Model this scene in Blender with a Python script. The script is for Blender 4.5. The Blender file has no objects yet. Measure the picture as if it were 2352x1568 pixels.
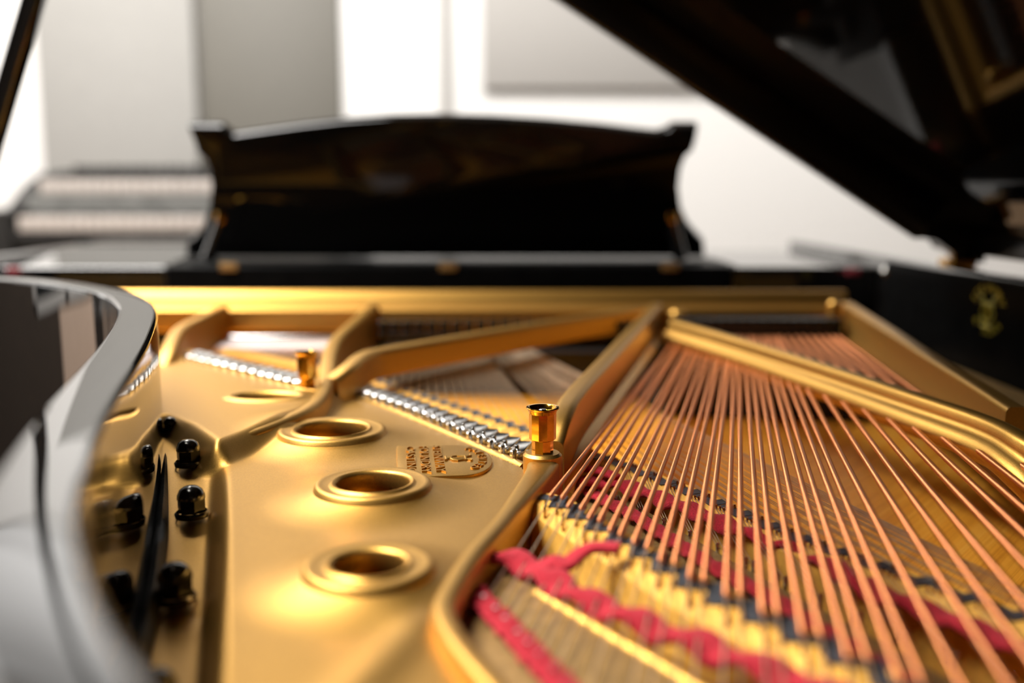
import bpy, bmesh, math, random
import numpy as np
from mathutils import Vector, Matrix

random.seed(7)
SC = bpy.context.scene
COL = SC.collection
R = math.radians

# ------------------------------------------------------------------ camera, world, light, exposure
ZC = 1.10                      # lens height; the piano rim top is at z = 1.00
PITCH = R(8.43)
cam_d = bpy.data.cameras.new('camera')
cam_d.lens = 35.0
cam_d.sensor_width = 36.0
cam_d.clip_start = 0.01
cam_d.dof.use_dof = True
cam_d.dof.focus_distance = 0.74
cam_d.dof.aperture_fstop = 2.1
cam = bpy.data.objects.new('camera', cam_d)
cam.location = (0, 0, ZC)
cam.rotation_euler = (math.pi / 2 - PITCH, 0, 0)
COL.objects.link(cam)
SC.camera = cam

SC.view_settings.view_transform = 'Standard'
SC.view_settings.look = 'None'
SC.view_settings.exposure = 0.0
SC.view_settings.gamma = 1.0
SC.view_settings.use_curve_mapping = False

world = bpy.data.worlds.new('world')
SC.world = world
world.use_nodes = True
world.node_tree.nodes['Background'].inputs[0].default_value = (0.9, 0.95, 1.0, 1)
world.node_tree.nodes['Background'].inputs[1].default_value = 0.03


def area(name, loc, target, sx, sy, power, color=(1, 1, 1)):
    l = bpy.data.lights.new(name, 'AREA')
    l.shape = 'RECTANGLE'
    l.size = sx
    l.size_y = sy
    l.energy = power
    l.color = color
    o = bpy.data.objects.new(name, l)
    o.location = loc
    o.rotation_euler = (Vector(target) - Vector(loc)).to_track_quat('-Z', 'Y').to_euler()
    COL.objects.link(o)
    return o


# daylight through the tall windows of the left wall, with added overhead, upper and wall fill lamps
area('window_daylight', (-3.02, 2.6, 1.95), (0, 1.2, 0.9), 2.2, 1.9, 30, (1.0, 0.97, 0.92))
area('clerestory_daylight', (-1.2, 4.10, 2.72), (-1.0, 0.6, 0.95), 3.4, 0.75, 4, (1.0, 0.98, 0.95))  # added lamp out of view, brightens the reflection in the rim top
area('ceiling_panel_light', (-1.7, 2.1, 3.10), (-1.5, 2.0, 0), 2.0, 1.6, 215, (1.0, 0.97, 0.93))  # added overhead lamp, brightens the rim top and the gold plate
area('ceiling_panel_light', (-1.12, 0.5, 3.08), (-0.5, 0.6, 0.9), 1.0, 1.6, 250, (1.0, 0.97, 0.93))  # second added overhead lamp, lifts the left of the soundboard
wash = area('ceiling_wall_washer', (0.0, 3.2, 3.13), (0.0, 4.2, 1.45), 5.6, 0.3, 80, (1.0, 0.98, 0.95))  # added lamp that only brightens the back wall
wash.data.spread = R(95)

# ------------------------------------------------------------------ pixel -> place
F = 2352 * 35.0 / 36.0
CP, SP = math.cos(PITCH), math.sin(PITCH)


def ray(px, py):
    x = (px - 1176) / F
    v = (784 - py) / F
    return Vector((x, CP + v * SP, -SP + v * CP))


def P(px, py, h):
    """point at height ZC-h seen at that place of the photograph"""
    d = ray(px, py)
    t = -h / d.z
    return Vector((d.x * t, d.y * t, ZC - h))


def PY(px, py, Y):
    d = ray(px, py)
    t = Y / d.y
    return Vector((d.x * t, Y, ZC + d.z * t))


# ------------------------------------------------------------------ materials
def new_mat(name):
    m = bpy.data.materials.new(name)
    m.use_nodes = True
    nt = m.node_tree
    return m, nt, nt.nodes['Principled BSDF']


def coords(nt, scale=(1, 1, 1), rot=(0, 0, 0)):
    g = nt.nodes.new('ShaderNodeNewGeometry')
    mp = nt.nodes.new('ShaderNodeMapping')
    mp.inputs['Scale'].default_value = scale
    mp.inputs['Rotation'].default_value = rot
    nt.links.new(g.outputs['Position'], mp.inputs['Vector'])
    return mp.outputs['Vector']


def noise(nt, vec, scale, detail=3, rough=0.5):
    n = nt.nodes.new('ShaderNodeTexNoise')
    n.inputs['Scale'].default_value = scale
    n.inputs['Detail'].default_value = detail
    n.inputs['Roughness'].default_value = rough
    nt.links.new(vec, n.inputs['Vector'])
    return n.outputs['Fac']


def ramp(nt, fac, stops):
    r = nt.nodes.new('ShaderNodeValToRGB')
    el = r.color_ramp.elements
    while len(el) < len(stops):
        el.new(0.5)
    for e, (p, c) in zip(el, stops):
        e.position = p
        e.color = (*c, 1)
    nt.links.new(fac, r.inputs['Fac'])
    return r.outputs['Color']


def bump(nt, fac, bsdf, strength, dist=0.001):
    b = nt.nodes.new('ShaderNodeBump')
    b.inputs['Strength'].default_value = strength
    b.inputs['Distance'].default_value = dist
    nt.links.new(fac, b.inputs['Height'])
    nt.links.new(b.outputs['Normal'], bsdf.inputs['Normal'])


def mat(name, base, rough, metal=0.0, ior=1.5, nscale=0, var=0.0, bumps=0.0, bdist=0.0005, scale=(1, 1, 1), rot=(0, 0, 0), sheen=0.0, coat=0.0):
    m, nt, b = new_mat(name)
    b.inputs['Base Color'].default_value = (*base, 1)
    b.inputs['Roughness'].default_value = rough
    b.inputs['Metallic'].default_value = metal
    b.inputs['IOR'].default_value = ior
    if sheen:
        b.inputs['Sheen Weight'].default_value = sheen
        b.inputs['Sheen Roughness'].default_value = 0.6
    if coat:
        b.inputs['Coat Weight'].default_value = coat
        b.inputs['Coat Roughness'].default_value = 0.12
    if nscale:
        f = noise(nt, coords(nt, scale, rot), nscale)
        lo = tuple(max(0, c * (1 - var)) for c in base)
        hi = tuple(min(1, c * (1 + var)) for c in base)
        nt.links.new(ramp(nt, f, [(0.3, lo), (0.7, hi)]), b.inputs['Base Color'])
        if bumps:
            bump(nt, f, b, bumps, bdist)
    return m


M = {}
M['gold'] = mat('bronze_painted_iron', (0.48, 0.265, 0.060), 0.42, 1.0, nscale=900, var=0.10, bumps=0.25, bdist=0.0003)
M['dusty_gold'] = mat('dusty_bronze_paint', (0.25, 0.145, 0.045), 0.6, 0.45, nscale=140, var=0.25, bumps=0.3, bdist=0.0006)  # plate paint darkened for dust and for shade under the strings
M['lacquer'] = mat('black_lacquer', (0.0035, 0.0033, 0.0032), 0.035, 0.0, ior=2.2, nscale=3, var=0.1)
M['lid_lacquer'] = mat('lid_black_lacquer', (0.0028, 0.0026, 0.0025), 0.05, 0.0, ior=1.46, nscale=3, var=0.1)
M['lid_lacquer'].node_tree.nodes['Principled BSDF'].inputs['Specular IOR Level'].default_value = 0.17
M['satin_black'] = mat('satin_black_lacquer', (0.004, 0.0038, 0.0036), 0.22, nscale=30, var=0.2)
M['copper'], _nt, _b = new_mat('copper_winding')
_b.inputs['Base Color'].default_value = (0.62, 0.225, 0.088, 1)
_b.inputs['Metallic'].default_value = 1.0
_b.inputs['Roughness'].default_value = 0.33
_a = _nt.nodes.new('ShaderNodeAttribute')
_a.attribute_name = 'along'
_s = _nt.nodes.new('ShaderNodeMath')
_s.operation = 'MULTIPLY'
_s.inputs[1].default_value = 2 * math.pi / 0.0011
_q = _nt.nodes.new('ShaderNodeMath')
_q.operation = 'SINE'
_nt.links.new(_a.outputs['Fac'], _s.inputs[0])
_nt.links.new(_s.outputs[0], _q.inputs[0])
bump(_nt, _q.outputs[0], _b, 0.6, 0.00025)
M['steel'] = mat('steel_wire', (0.60, 0.47, 0.33), 0.4, 1.0, nscale=60, var=0.15)
M['nickel'] = mat('nickel_pin', (0.62, 0.61, 0.59), 0.18, 1.0, nscale=50, var=0.05)
M['felt'] = mat('red_felt', (0.36, 0.006, 0.017), 0.95, nscale=900, var=0.35, bumps=0.8, bdist=0.0012, sheen=0.03)
M['pale_felt'] = mat('pale_pink_felt', (0.62, 0.52, 0.50), 0.9, nscale=400, var=0.1)
M['dark_felt'] = mat('dark_red_felt', (0.13, 0.004, 0.010), 0.95, nscale=400, var=0.2)
M['dull_black'] = mat('dull_black_lacquer', (0.003, 0.003, 0.003), 0.3, nscale=30, var=0.2)
M['dull_black'].node_tree.nodes['Principled BSDF'].inputs['Specular IOR Level'].default_value = 0.012
M['black_felt'] = mat('black_felt', (0.006, 0.006, 0.006), 0.6, nscale=300, var=0.4, bumps=0.5, bdist=0.0008)
M['maple'] = mat('bridge_maple', (0.66, 0.35, 0.060), 0.7, nscale=26, var=0.22, bumps=0.15, scale=(1, 6, 3), rot=(0, 0, 0.5))
M['graphite'] = mat('graphite_black', (0.035, 0.038, 0.045), 0.5, 0.2, nscale=240, var=0.4, bumps=0.3)
M['bolt'] = mat('blackened_steel', (0.17, 0.165, 0.155), 0.2, 1.0, ior=1.6, nscale=20, var=0.2)
M['brass'] = mat('aged_brass', (0.52, 0.265, 0.035), 0.13, 1.0, nscale=160, var=0.22, bumps=0.08)
M['decal'] = mat('gilt_transfer', (0.42, 0.34, 0.03), 0.35, 0.6, nscale=200, var=0.15)
M['ivory'] = mat('ivory_key', (0.34, 0.30, 0.27), 0.4, nscale=30, var=0.05)
M['ebony'] = mat('black_key', (0.05, 0.05, 0.05), 0.3, nscale=30, var=0.1)
M['grey_panel'] = mat('grey_console_panel', (0.10, 0.098, 0.092), 0.6, nscale=14, var=0.25)
M['console'] = mat('charcoal_console', (0.013, 0.012, 0.011), 0.65, nscale=14, var=0.3)
M['wall'] = mat('white_wall_paint', (0.46, 0.45, 0.436), 0.75, nscale=40, var=0.02, bumps=0.05)
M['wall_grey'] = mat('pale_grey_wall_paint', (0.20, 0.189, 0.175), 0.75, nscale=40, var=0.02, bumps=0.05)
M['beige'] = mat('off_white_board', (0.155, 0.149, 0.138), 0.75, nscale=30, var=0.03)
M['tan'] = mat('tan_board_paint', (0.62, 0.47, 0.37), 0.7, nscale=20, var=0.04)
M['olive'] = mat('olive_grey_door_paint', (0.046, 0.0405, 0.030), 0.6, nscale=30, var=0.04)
M['ceiling'] = mat('ceiling_paint', (0.6, 0.59, 0.57), 0.8, nscale=30, var=0.02)
M['rear'] = mat('dark_brown_wall', (0.035, 0.022, 0.013), 0.8, nscale=20, var=0.2)
M['floor'] = mat('oak_floor', (0.20, 0.12, 0.06), 0.4, nscale=6, var=0.3, scale=(8, 1, 1))
M['pane'], _nt, _b = new_mat('daylight_pane')
_b.inputs['Base Color'].default_value = (0.36, 0.36, 0.36, 1)
_b.inputs['Emission Color'].default_value = (1, 0.98, 0.95, 1)
_b.inputs['Emission Strength'].default_value = 0.4  # glow of the added sheet high on the back wall

M['maple'].node_tree.nodes['Principled BSDF'].inputs['Specular IOR Level'].default_value = 0.2
M['rim_lacquer'] = mat('polished_black_lacquer', (0.0035, 0.0033, 0.0032), 0.03, 0.0, ior=2.2, nscale=3, var=0.1)
for k_ in ('console', 'grey_panel'):
    M[k_].node_tree.nodes['Principled BSDF'].inputs['Specular IOR Level'].default_value = 0.15
# soundboard: spruce under amber varnish, fine straight grain
M['spruce'], _nt, _b = new_mat('varnished_spruce')
_v = coords(_nt, (1, 1, 1), (0, 0, R(-50)))
_m1 = _nt.nodes.new('ShaderNodeMapping')
_m1.inputs['Scale'].default_value = (3, 260, 1)
_nt.links.new(_v, _m1.inputs['Vector'])
_f = noise(_nt, _m1.outputs['Vector'], 1.0, 4, 0.6)
_nt.links.new(ramp(_nt, _f, [(0.25, (0.62, 0.22, 0.016)), (0.5, (0.92, 0.40, 0.040)), (0.75, (1.0, 0.56, 0.10))]), _b.inputs['Base Color'])
_b.inputs['Roughness'].default_value = 0.36
_b.inputs['Specular IOR Level'].default_value = 0.2
_b.inputs['Specular Tint'].default_value = (1.0, 0.62, 0.2, 1)
_b.inputs['Coat Weight'].default_value = 0.0
_b.inputs['Coat Roughness'].default_value = 0.15


# ------------------------------------------------------------------ mesh helpers
def link(name, me, m=None, parent=None, smooth=35):
    if m:
        me.materials.append(M[m] if isinstance(m, str) else m)
    if smooth:
        me.polygons.foreach_set('use_smooth', [True] * len(me.polygons))
        if smooth < 180:
            me.set_sharp_from_angle(angle=R(smooth))
    o = bpy.data.objects.new(name, me)
    COL.objects.link(o)
    if parent is not None:
        o.parent = parent
    return o


def raw(name, verts, faces, m, parent=None, smooth=35):
    me = bpy.data.meshes.new(name)
    me.from_pydata([tuple(v) for v in verts], [], faces)
    me.update()
    return link(name, me, m, parent, smooth)


class MB:
    """collects pieces of ONE part"""

    def __init__(self):
        self.bm = bmesh.new()

    def add(self, verts, faces):
        vs = [self.bm.verts.new(tuple(v)) for v in verts]
        for f in faces:
            try:
                self.bm.faces.new([vs[i] for i in f])
            except ValueError:
                pass
        return vs

    def box(self, c, s, rot=None, bevel=0.0):
        hx, hy, hz = s[0] / 2, s[1] / 2, s[2] / 2
        pts = [Vector((x, y, z)) for x in (-hx, hx) for y in (-hy, hy) for z in (-hz, hz)]
        if rot is not None:
            pts = [rot @ p for p in pts]
        pts = [p + Vector(c) for p in pts]
        b = bmesh.new()
        vs = [b.verts.new(p) for p in pts]
        for f in ((0, 1, 3, 2), (4, 6, 7, 5), (0, 4, 5, 1), (2, 3, 7, 6), (0, 2, 6, 4), (1, 5, 7, 3)):
            b.faces.new([vs[i] for i in f])
        if bevel:
            bmesh.ops.bevel(b, geom=b.edges[:], offset=bevel, segments=3, profile=0.5, affect='EDGES')
        self.merge(b)

    def merge(self, b, mtx=None):
        b.verts.index_update()
        vs = [v.co.copy() if mtx is None else mtx @ v.co for v in b.verts]
        fs = [[v.index for v in f.verts] for f in b.faces]
        self.add(vs, fs)
        b.free()

    def merge_mesh(self, me, mtx):
        self.add([mtx @ v.co for v in me.vertices], [list(p.vertices) for p in me.polygons])

    def prism(self, poly, z0, z1, bevel=0.0):
        """poly: list of (x, y); horizontal slab"""
        b = bmesh.new()
        vs = [b.verts.new((p[0], p[1], z0)) for p in poly]
        f = b.faces.new(vs)
        r = bmesh.ops.extrude_face_region(b, geom=[f])
        top = [g for g in r['geom'] if isinstance(g, bmesh.types.BMVert)]
        bmesh.ops.translate(b, verts=top, vec=(0, 0, z1 - z0))
        bmesh.ops.recalc_face_normals(b, faces=b.faces[:])
        if bevel:
            tz = max(z0, z1)
            es = [e for e in b.edges if all(abs(v.co.z - tz) < 1e-6 for v in e.verts)]
            bmesh.ops.bevel(b, geom=es, offset=bevel, segments=3, profile=0.5, affect='EDGES')
        self.merge(b)

    def lathe(self, prof, c, segs=32, ax=None, caps=False):
        """prof: (radius, height) pairs"""
        c = Vector(c)
        vs, fs = [], []
        n = len(prof)
        for k in range(segs):
            a = 2 * math.pi * k / segs
            for r_, z_ in prof:
                p = Vector((r_ * math.cos(a), r_ * math.sin(a), z_))
                if ax is not None:
                    p = ax @ p
                vs.append(c + p)
        for k in range(segs):
            k2 = (k + 1) % segs
            for i in range(n - 1):
                fs.append([k * n + i, k2 * n + i, k2 * n + i + 1, k * n + i + 1])
        if caps:
            fs.append([k * n + n - 1 for k in range(segs)])
        self.add(vs, fs)

    def tube(self, pts, r, segs=8, caps=True):
        v, f, _ = tube_data(pts, r, segs, caps)
        self.add(v, f)

    def build(self, name, m, parent=None, smooth=35, normals=True):
        if normals:
            bmesh.ops.recalc_face_normals(self.bm, faces=self.bm.faces[:])
        me = bpy.data.meshes.new(name)
        self.bm.to_mesh(me)
        self.bm.free()
        return link(name, me, m, parent, smooth)


def tube_data(pts, r, segs=8, caps=True):
    pts = [Vector(p) for p in pts]
    n = len(pts)
    vs, fs, along = [], [], []
    L = 0.0
    for i, p in enumerate(pts):
        t = (pts[min(i + 1, n - 1)] - pts[max(i - 1, 0)]).normalized()
        up = Vector((0, 0, 1)) if abs(t.z) < 0.95 else Vector((0, 1, 0))
        s = t.cross(up).normalized()
        u = s.cross(t).normalized()
        rr = r[i] if isinstance(r, (list, tuple)) else r
        if i:
            L += (p - pts[i - 1]).length
        for k in range(segs):
            a = 2 * math.pi * k / segs
            vs.append(p + s * (rr * math.cos(a)) + u * (rr * math.sin(a)))
            along.append(L)
    for i in range(n - 1):
        for k in range(segs):
            k2 = (k + 1) % segs
            fs.append([i * segs + k, i * segs + k2, (i + 1) * segs + k2, (i + 1) * segs + k])
    if caps:
        fs.append(list(range(segs))[::-1])
        fs.append([(n - 1) * segs + k for k in range(segs)])
    return vs, fs, along


def wire(name, pts, r, m, parent, segs=8):
    v, f, al = tube_data(pts, r, segs)
    me = bpy.data.meshes.new(name)
    me.from_pydata([tuple(p) for p in v], [], f)
    at = me.attributes.new('along', 'FLOAT', 'POINT')
    at.data.foreach_set('value', al)
    me.update()
    return link(name, me, m, parent, 60)


def spline(pts, n=8):
    """Catmull-Rom through pts"""
    pts = [Vector(p) for p in pts]
    q = [pts[0] * 2 - pts[1]] + pts + [pts[-1] * 2 - pts[-2]]
    out = []
    for i in range(1, len(q) - 2):
        p0, p1, p2, p3 = q[i - 1:i + 3]
        for k in range(n):
            t = k / n
            out.append(0.5 * ((2 * p1) + (p2 - p0) * t + (2 * p0 - 5 * p1 + 4 * p2 - p3) * t * t + (3 * p1 - p0 - 3 * p2 + p3) * t ** 3))
    out.append(pts[-1])
    return out


def sweep(pts, prof, closed_prof=True, caps=True):
    """prof: list of (side, up) or function(i, n) -> list; side is to the right of travel"""
    pts = [Vector(p) for p in pts]
    n = len(pts)
    vs, fs = [], []
    m = None
    for i, p in enumerate(pts):
        t = pts[min(i + 1, n - 1)] - pts[max(i - 1, 0)]
        t.z = 0
        t.normalize()
        s = t.cross(Vector((0, 0, 1)))
        pr = prof(i, n) if callable(prof) else prof
        m = len(pr)
        for a, b in pr:
            vs.append(p + s * a + Vector((0, 0, b)))
    for i in range(n - 1):
        for k in range(m if closed_prof else m - 1):
            k2 = (k + 1) % m
            fs.append([i * m + k, i * m + k2, (i + 1) * m + k2, (i + 1) * m + k])
    if caps and closed_prof:
        fs.append(list(range(m))[::-1])
        fs.append([(n - 1) * m + k for k in range(m)])
    return vs, fs


def round_top(w, depth, r, foot=0.0):
    """cross-section of a cast strut: rounded top, straight web, small foot flange"""
    pts = []
    if foot:
        pts += [(-w / 2 - foot, -depth), (-w / 2 - foot, -depth + 0.006), (-w / 2 - 0.001, -depth + 0.011)]
    else:
        pts += [(-w / 2, -depth)]
    for k in range(6):
        a = math.pi - k * math.pi / 2 / 5
        pts.append((-w / 2 + r + r * math.cos(a), -r + r * math.sin(a)))
    for k in range(6):
        a = math.pi / 2 - k * math.pi / 2 / 5
        pts.append((w / 2 - r + r * math.cos(a), -r + r * math.sin(a)))
    if foot:
        pts += [(w / 2 + 0.001, -depth + 0.011), (w / 2 + foot, -depth + 0.006), (w / 2 + foot, -depth)]
    else:
        pts += [(w / 2, -depth)]
    return pts


def empty(name, loc, label=None, cat=None, group=None):
    o = bpy.data.objects.new(name, None)
    o.location = loc
    COL.objects.link(o)
    if label:
        o['label'] = label
    if cat:
        o['category'] = cat
    if group:
        o['group'] = group
    return o


def structure(o, label=None):
    o['kind'] = 'structure'
    if label:
        o['label'] = label
    return o


def text_mesh(s, size, extrude):
    c = bpy.data.curves.new('lettering', 'FONT')
    c.body = s
    c.size = size
    c.extrude = extrude
    c.align_x = 'CENTER'
    c.resolution_u = 3
    o = bpy.data.objects.new('lettering', c)
    COL.objects.link(o)
    dg = bpy.context.evaluated_depsgraph_get()
    me = bpy.data.meshes.new_from_object(o.evaluated_get(dg))
    bpy.data.objects.remove(o)
    bpy.data.curves.remove(c)
    return me


def lyre(mb, mtx, s):
    """small lyre emblem, s = half height, drawn in the x-y plane of mtx"""
    def T(x, y):
        return mtx @ Vector((x * s, y * s, 0))
    r = 0.085 * s
    for sg in (-1, 1):
        mb.tube([T(*p) for p in [(sg * a, b) for a, b in ((0.10, -0.62), (0.45, -0.50), (0.60, -0.15), (0.42, 0.25), (0.36, 0.55), (0.55, 0.85), (0.80, 0.80))]], r, 8)
    mb.tube([T(-0.55, 0.42), T(0.55, 0.42)], r, 8)
    for x in (-0.16, 0.0, 0.16):
        mb.tube([T(x, -0.55), T(x, 0.42)], r * 0.5, 6)
    mb.tube([T(-0.45, -0.95), T(0.45, -0.95)], r * 1.3, 8)
    mb.tube([T(0, -0.95), T(0, -0.6)], r * 1.2, 8)


def sd_poly(px, py, poly):
    """signed distance (positive inside) of numpy points to polygon"""
    poly = np.array([(p[0], p[1]) for p in poly])
    n = len(poly)
    d2 = np.full(px.shape, 1e9)
    ins = np.zeros(px.shape, bool)
    for i in range(n):
        ax, ay = poly[i]
        bx, by = poly[(i + 1) % n]
        ex, ey = bx - ax, by - ay
        wx, wy = px - ax, py - ay
        t = np.clip((wx * ex + wy * ey) / (ex * ex + ey * ey + 1e-12), 0, 1)
        d2 = np.minimum(d2, (wx - ex * t) ** 2 + (wy - ey * t) ** 2)
        c = ((ay > py) != (by > py)) & (px < (bx - ax) * (py - ay) / (by - ay + 1e-15) + ax)
        ins ^= c
    d = np.sqrt(d2)
    return np.where(ins, d, -d)


def sstep(x, a, b):
    t = np.clip((x - a) / (b - a), 0, 1)
    return t * t * (3 - 2 * t)


# ------------------------------------------------------------------ the room
YB = 4.2


def slab(name, x0, x1, y0, y1, z0, z1, m, bevel=0.0, label=None):
    b = MB()
    b.box(((x0 + x1) / 2, (y0 + y1) / 2, (z0 + z1) / 2), (x1 - x0, y1 - y0, z1 - z0), bevel=bevel)
    return structure(b.build(name, m), label)


slab('floor', -3.2, 3.2, -3.1, YB + .1, -0.1, 0.0, 'floor')
slab('ceiling', -3.2, 3.2, -3.1, YB + .1, 3.2, 3.3, 'ceiling')
slab('trim_5', -3.1, 3.1, -3.1, .4, 3.12, 3.2, 'rear')  # added dark slab below the unseen ceiling, cuts bounce light
slab('trim_6', 3.06, 3.1, -3.1, 2.0, 0, 3.1, 'rear')  # added dark sheet on the unseen right wall, cuts bounce light
slab('wall_back', -3.2, 3.2, YB, YB + .1, 0, 3.2, 'wall')
slab('wall_right', 3.1, 3.2, -3.1, YB, 0, 3.2, 'wall')
slab('trim_4', -3.1, -3.06, 2.0, 2.9, 0, .88, 'tan')
slab('window_2', -2.95, 0.5, YB - .02, YB, 2.32, 3.12, 'pane')  # added glowing sheet, unseen, for the reflection in the rim top
slab('wall_rear', -3.2, 3.2, -3.2, -3.1, 0, 3.2, 'rear')
# left wall with a tall window opening
wl = MB()
for (y0, y1, z0, z1) in ((-3.1, 1.4, 0, 3.2), (3.8, YB, 0, 3.2), (1.4, 3.8, 0, 0.9), (1.4, 3.8, 2.95, 3.2)):
    wl.box((-3.15, (y0 + y1) / 2, (z0 + z1) / 2), (0.1, y1 - y0, z1 - z0))
structure(wl.build('wall_left', 'rear'))
w = empty('window_1', (-3.15, 2.6, 0.9))
structure(w)
fb = MB()
for y in (1.43, 2.2, 3.0, 3.77):
    fb.box((0, y - 2.6, 1.025), (0.06, 0.06, 2.05))
for z in (0.03, 1.3, 2.02):
    fb.box((0, 0, z), (0.06, 2.4, 0.06))
fb.build('window_frame', 'wall', w)


def X_at(px, Y=YB):
    return PY(px, 300, Y).x


def back_panel(name, pa, pb, z0, z1, t, m, label=None):
    return slab(name, X_at(pa), X_at(pb), YB - t, YB, z0, z1, m, bevel=0.004, label=label)


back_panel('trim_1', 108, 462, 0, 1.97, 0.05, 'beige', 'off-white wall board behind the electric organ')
back_panel('door_1', 466, 788, 0.01, 1.97, 0.02, 'olive', 'plain olive grey door leaf behind the music desk')  # column in shade, its darkness put into the olive grey colour
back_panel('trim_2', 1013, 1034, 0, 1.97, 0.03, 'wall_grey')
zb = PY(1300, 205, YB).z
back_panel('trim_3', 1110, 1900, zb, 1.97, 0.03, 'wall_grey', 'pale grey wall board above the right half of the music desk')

# ------------------------------------------------------------------ the piano
PIANO = empty('grand_piano', (0, 0, 0), 'black lacquered grand piano with open lid, gold iron plate and copper strings', 'piano')
H_RIM = 0.10
rim_px = [(340, 1568), (268, 1450), (215, 1330), (186, 1200), (192, 1110), (215, 1043), (238, 975), (276, 900), (318, 830), (347, 770), (361, 717),
          (345, 690), (300, 668), (200, 650), (100, 640), (0, 634)]
rim_vis = [P(x, y, H_RIM) for x, y in rim_px]
XB = 0.597
tail = [Vector((XB, 2.15, 1)), Vector((XB, 1.6, 1)), Vector((XB, 1.0, 1)), Vector((XB, 0.5, 1)), Vector((.588, 0.30, 1)), Vector((.55, 0.14, 1)), Vector((.46, 0.02, 1)),
        Vector((.34, -.045, 1)), Vector((.21, -.05, 1)), Vector((.09, -.015, 1)), Vector((.0, .06, 1)), Vector((-.05, .14, 1))]
lastp = rim_vis[-1]
arm = [Vector((lastp.x - .12, lastp.y + .05, 1)), Vector((-.80, lastp.y + .13, 1)), Vector((-.835, 1.47, 1)), Vector((-.84, 1.7, 1)), Vector((-.84, 2.15, 1))]
rim_path = spline(tail + rim_vis + arm, 8)
RT = 0.032


def rim_prof(i, n):
    r = 0.004
    z1, z0 = 0.0, -0.30
    pts = [(0, z0)]
    # travel goes tail -> treble; inside of the piano is to the right of travel
    for k in range(5):
        a = 0 + k * math.pi / 2 / 4
        pts.append((-r + r * math.cos(a), z1 - r + r * math.sin(a)))
    for k in range(5):
        a = math.pi / 2 + k * math.pi / 2 / 4
        pts.append((-RT + r + r * math.cos(a), z1 - r + r * math.sin(a)))
    pts.append((-RT, z0))
    return pts


# travel direction check: at the bentside the path moves away from the camera, inside is +X = right of travel
v, f = sweep([Vector((p.x, p.y, 1.0)) for p in rim_path], rim_prof)
RIM = raw('rim', v, f, 'rim_lacquer', PIANO, 40)
inner_poly = [(p.x, p.y) for p in rim_path]

# case bottom and legs
cb = MB()
cb.prism([(p.x, p.y) for p in rim_path[::3]], 0.70, 0.73)
cb.build('case_bottom', 'satin_black', PIANO)
for (x, y) in ((-.70, 1.55), (.50, 1.75), (.22, .10)):
    lg = MB()
    lg.lathe([(0.0, 0.0), (.03, 0.0), (.032, .03), (.028, .05), (.035, .08), (.05, .45), (.062, .60), (.062, .70), (0, .70)], (x, y, 0), 20)
    lg.build('leg', 'lacquer', PIANO)

# key bed, stretcher and music desk
kb = MB()
kb.box((-.12, 1.93, .83), (1.42, .50, .18), bevel=.004)
kb.build('key_bed', 'lacquer', PIANO)
zs = ZC - .118
st = MB()
for xa_, xb_, tilt in ((-.832, -.57, .024), (-.57, .592, .001)):
    spf = [(1.62, zs - .06), (1.62, zs - .001), (1.621, zs), (1.95, zs + tilt), (2.09, zs + tilt), (2.09, zs - .06)]
    n = len(spf)
    st.add([(x, y, z) for x in (xa_, xb_) for y, z in spf], [[k, (k + 1) % n, n + (k + 1) % n, n + k] for k in range(n)] + [list(range(n)), list(range(n, 2 * n))[::-1]])
st.build('stretcher', 'rim_lacquer', PIANO)

# soundboard
sb = MB()
poly = [p for p in inner_poly if p[1] < 1.55]
sb.prism(poly[::2], ZC - .30, ZC - .288)
SB = sb.build('soundboard', 'spruce', PIANO)

# ---- iron plate: a cast surface with steps, holes and rounded edges
hA, hB, hF = .205, .189, .229


def flange_h(y):
    return .200 + .040 * min(1.0, max(0.0, (.84 - y) / .30))

polyB = [P(x, y, hB) for x, y in [(498, 1012), (560, 990), (640, 962), (715, 926), (752, 890), (765, 840), (690, 780), (400, 720), (200, 760), (300, 945), (385, 950), (440, 972)]]
polyF = [P(x, y, .215) for x, y in [(494, 1018), (507, 1060), (510, 1100), (506, 1250), (498, 1400), (488, 1568), (470, 1800), (60, 1800), (60, 1000), (300, 950), (385, 957), (440, 978)]]
dom = [P(x, y, .2) for x, y in [(150, 785), (400, 810), (440, 824), (560, 854), (690, 886), (770, 893), (840, 910), (930, 943), (1060, 998), (1205, 1060), (1235, 1075), (1195, 1130),
                                (1140, 1200), (1085, 1265), (1058, 1300), (1012, 1390), (1090, 1510), (1150, 1580), (1300, 1800), (60, 1800)]]
holes = [(763, 1000, .0), (857, 1126, .0), (848, 1318, .0)]
hole_c = []
for cx, cy, _ in holes:
    hole_c.append(P(cx, cy, hA - .0055))
hB_c = P(612, 912, hB)
gs = 0.0025
gx = np.arange(-.42, .16, gs)
gy = np.arange(.16, 1.25, gs)
GX, GY = np.meshgrid(gx, gy)
wB = sstep(sd_poly(GX, GY, polyB), -.018, .004)
wF = sstep(sd_poly(GX, GY, polyF), -.005, .006)
FH = .200 + .040 * np.clip((.84 - GY) / .30, 0, 1)
wF = sstep(sd_poly(GX, GY, polyF), -.006, .010)
Hh = hA * (1 - wF) + FH * wF
Hh = Hh * (1 - wB) + hB * wB
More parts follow.
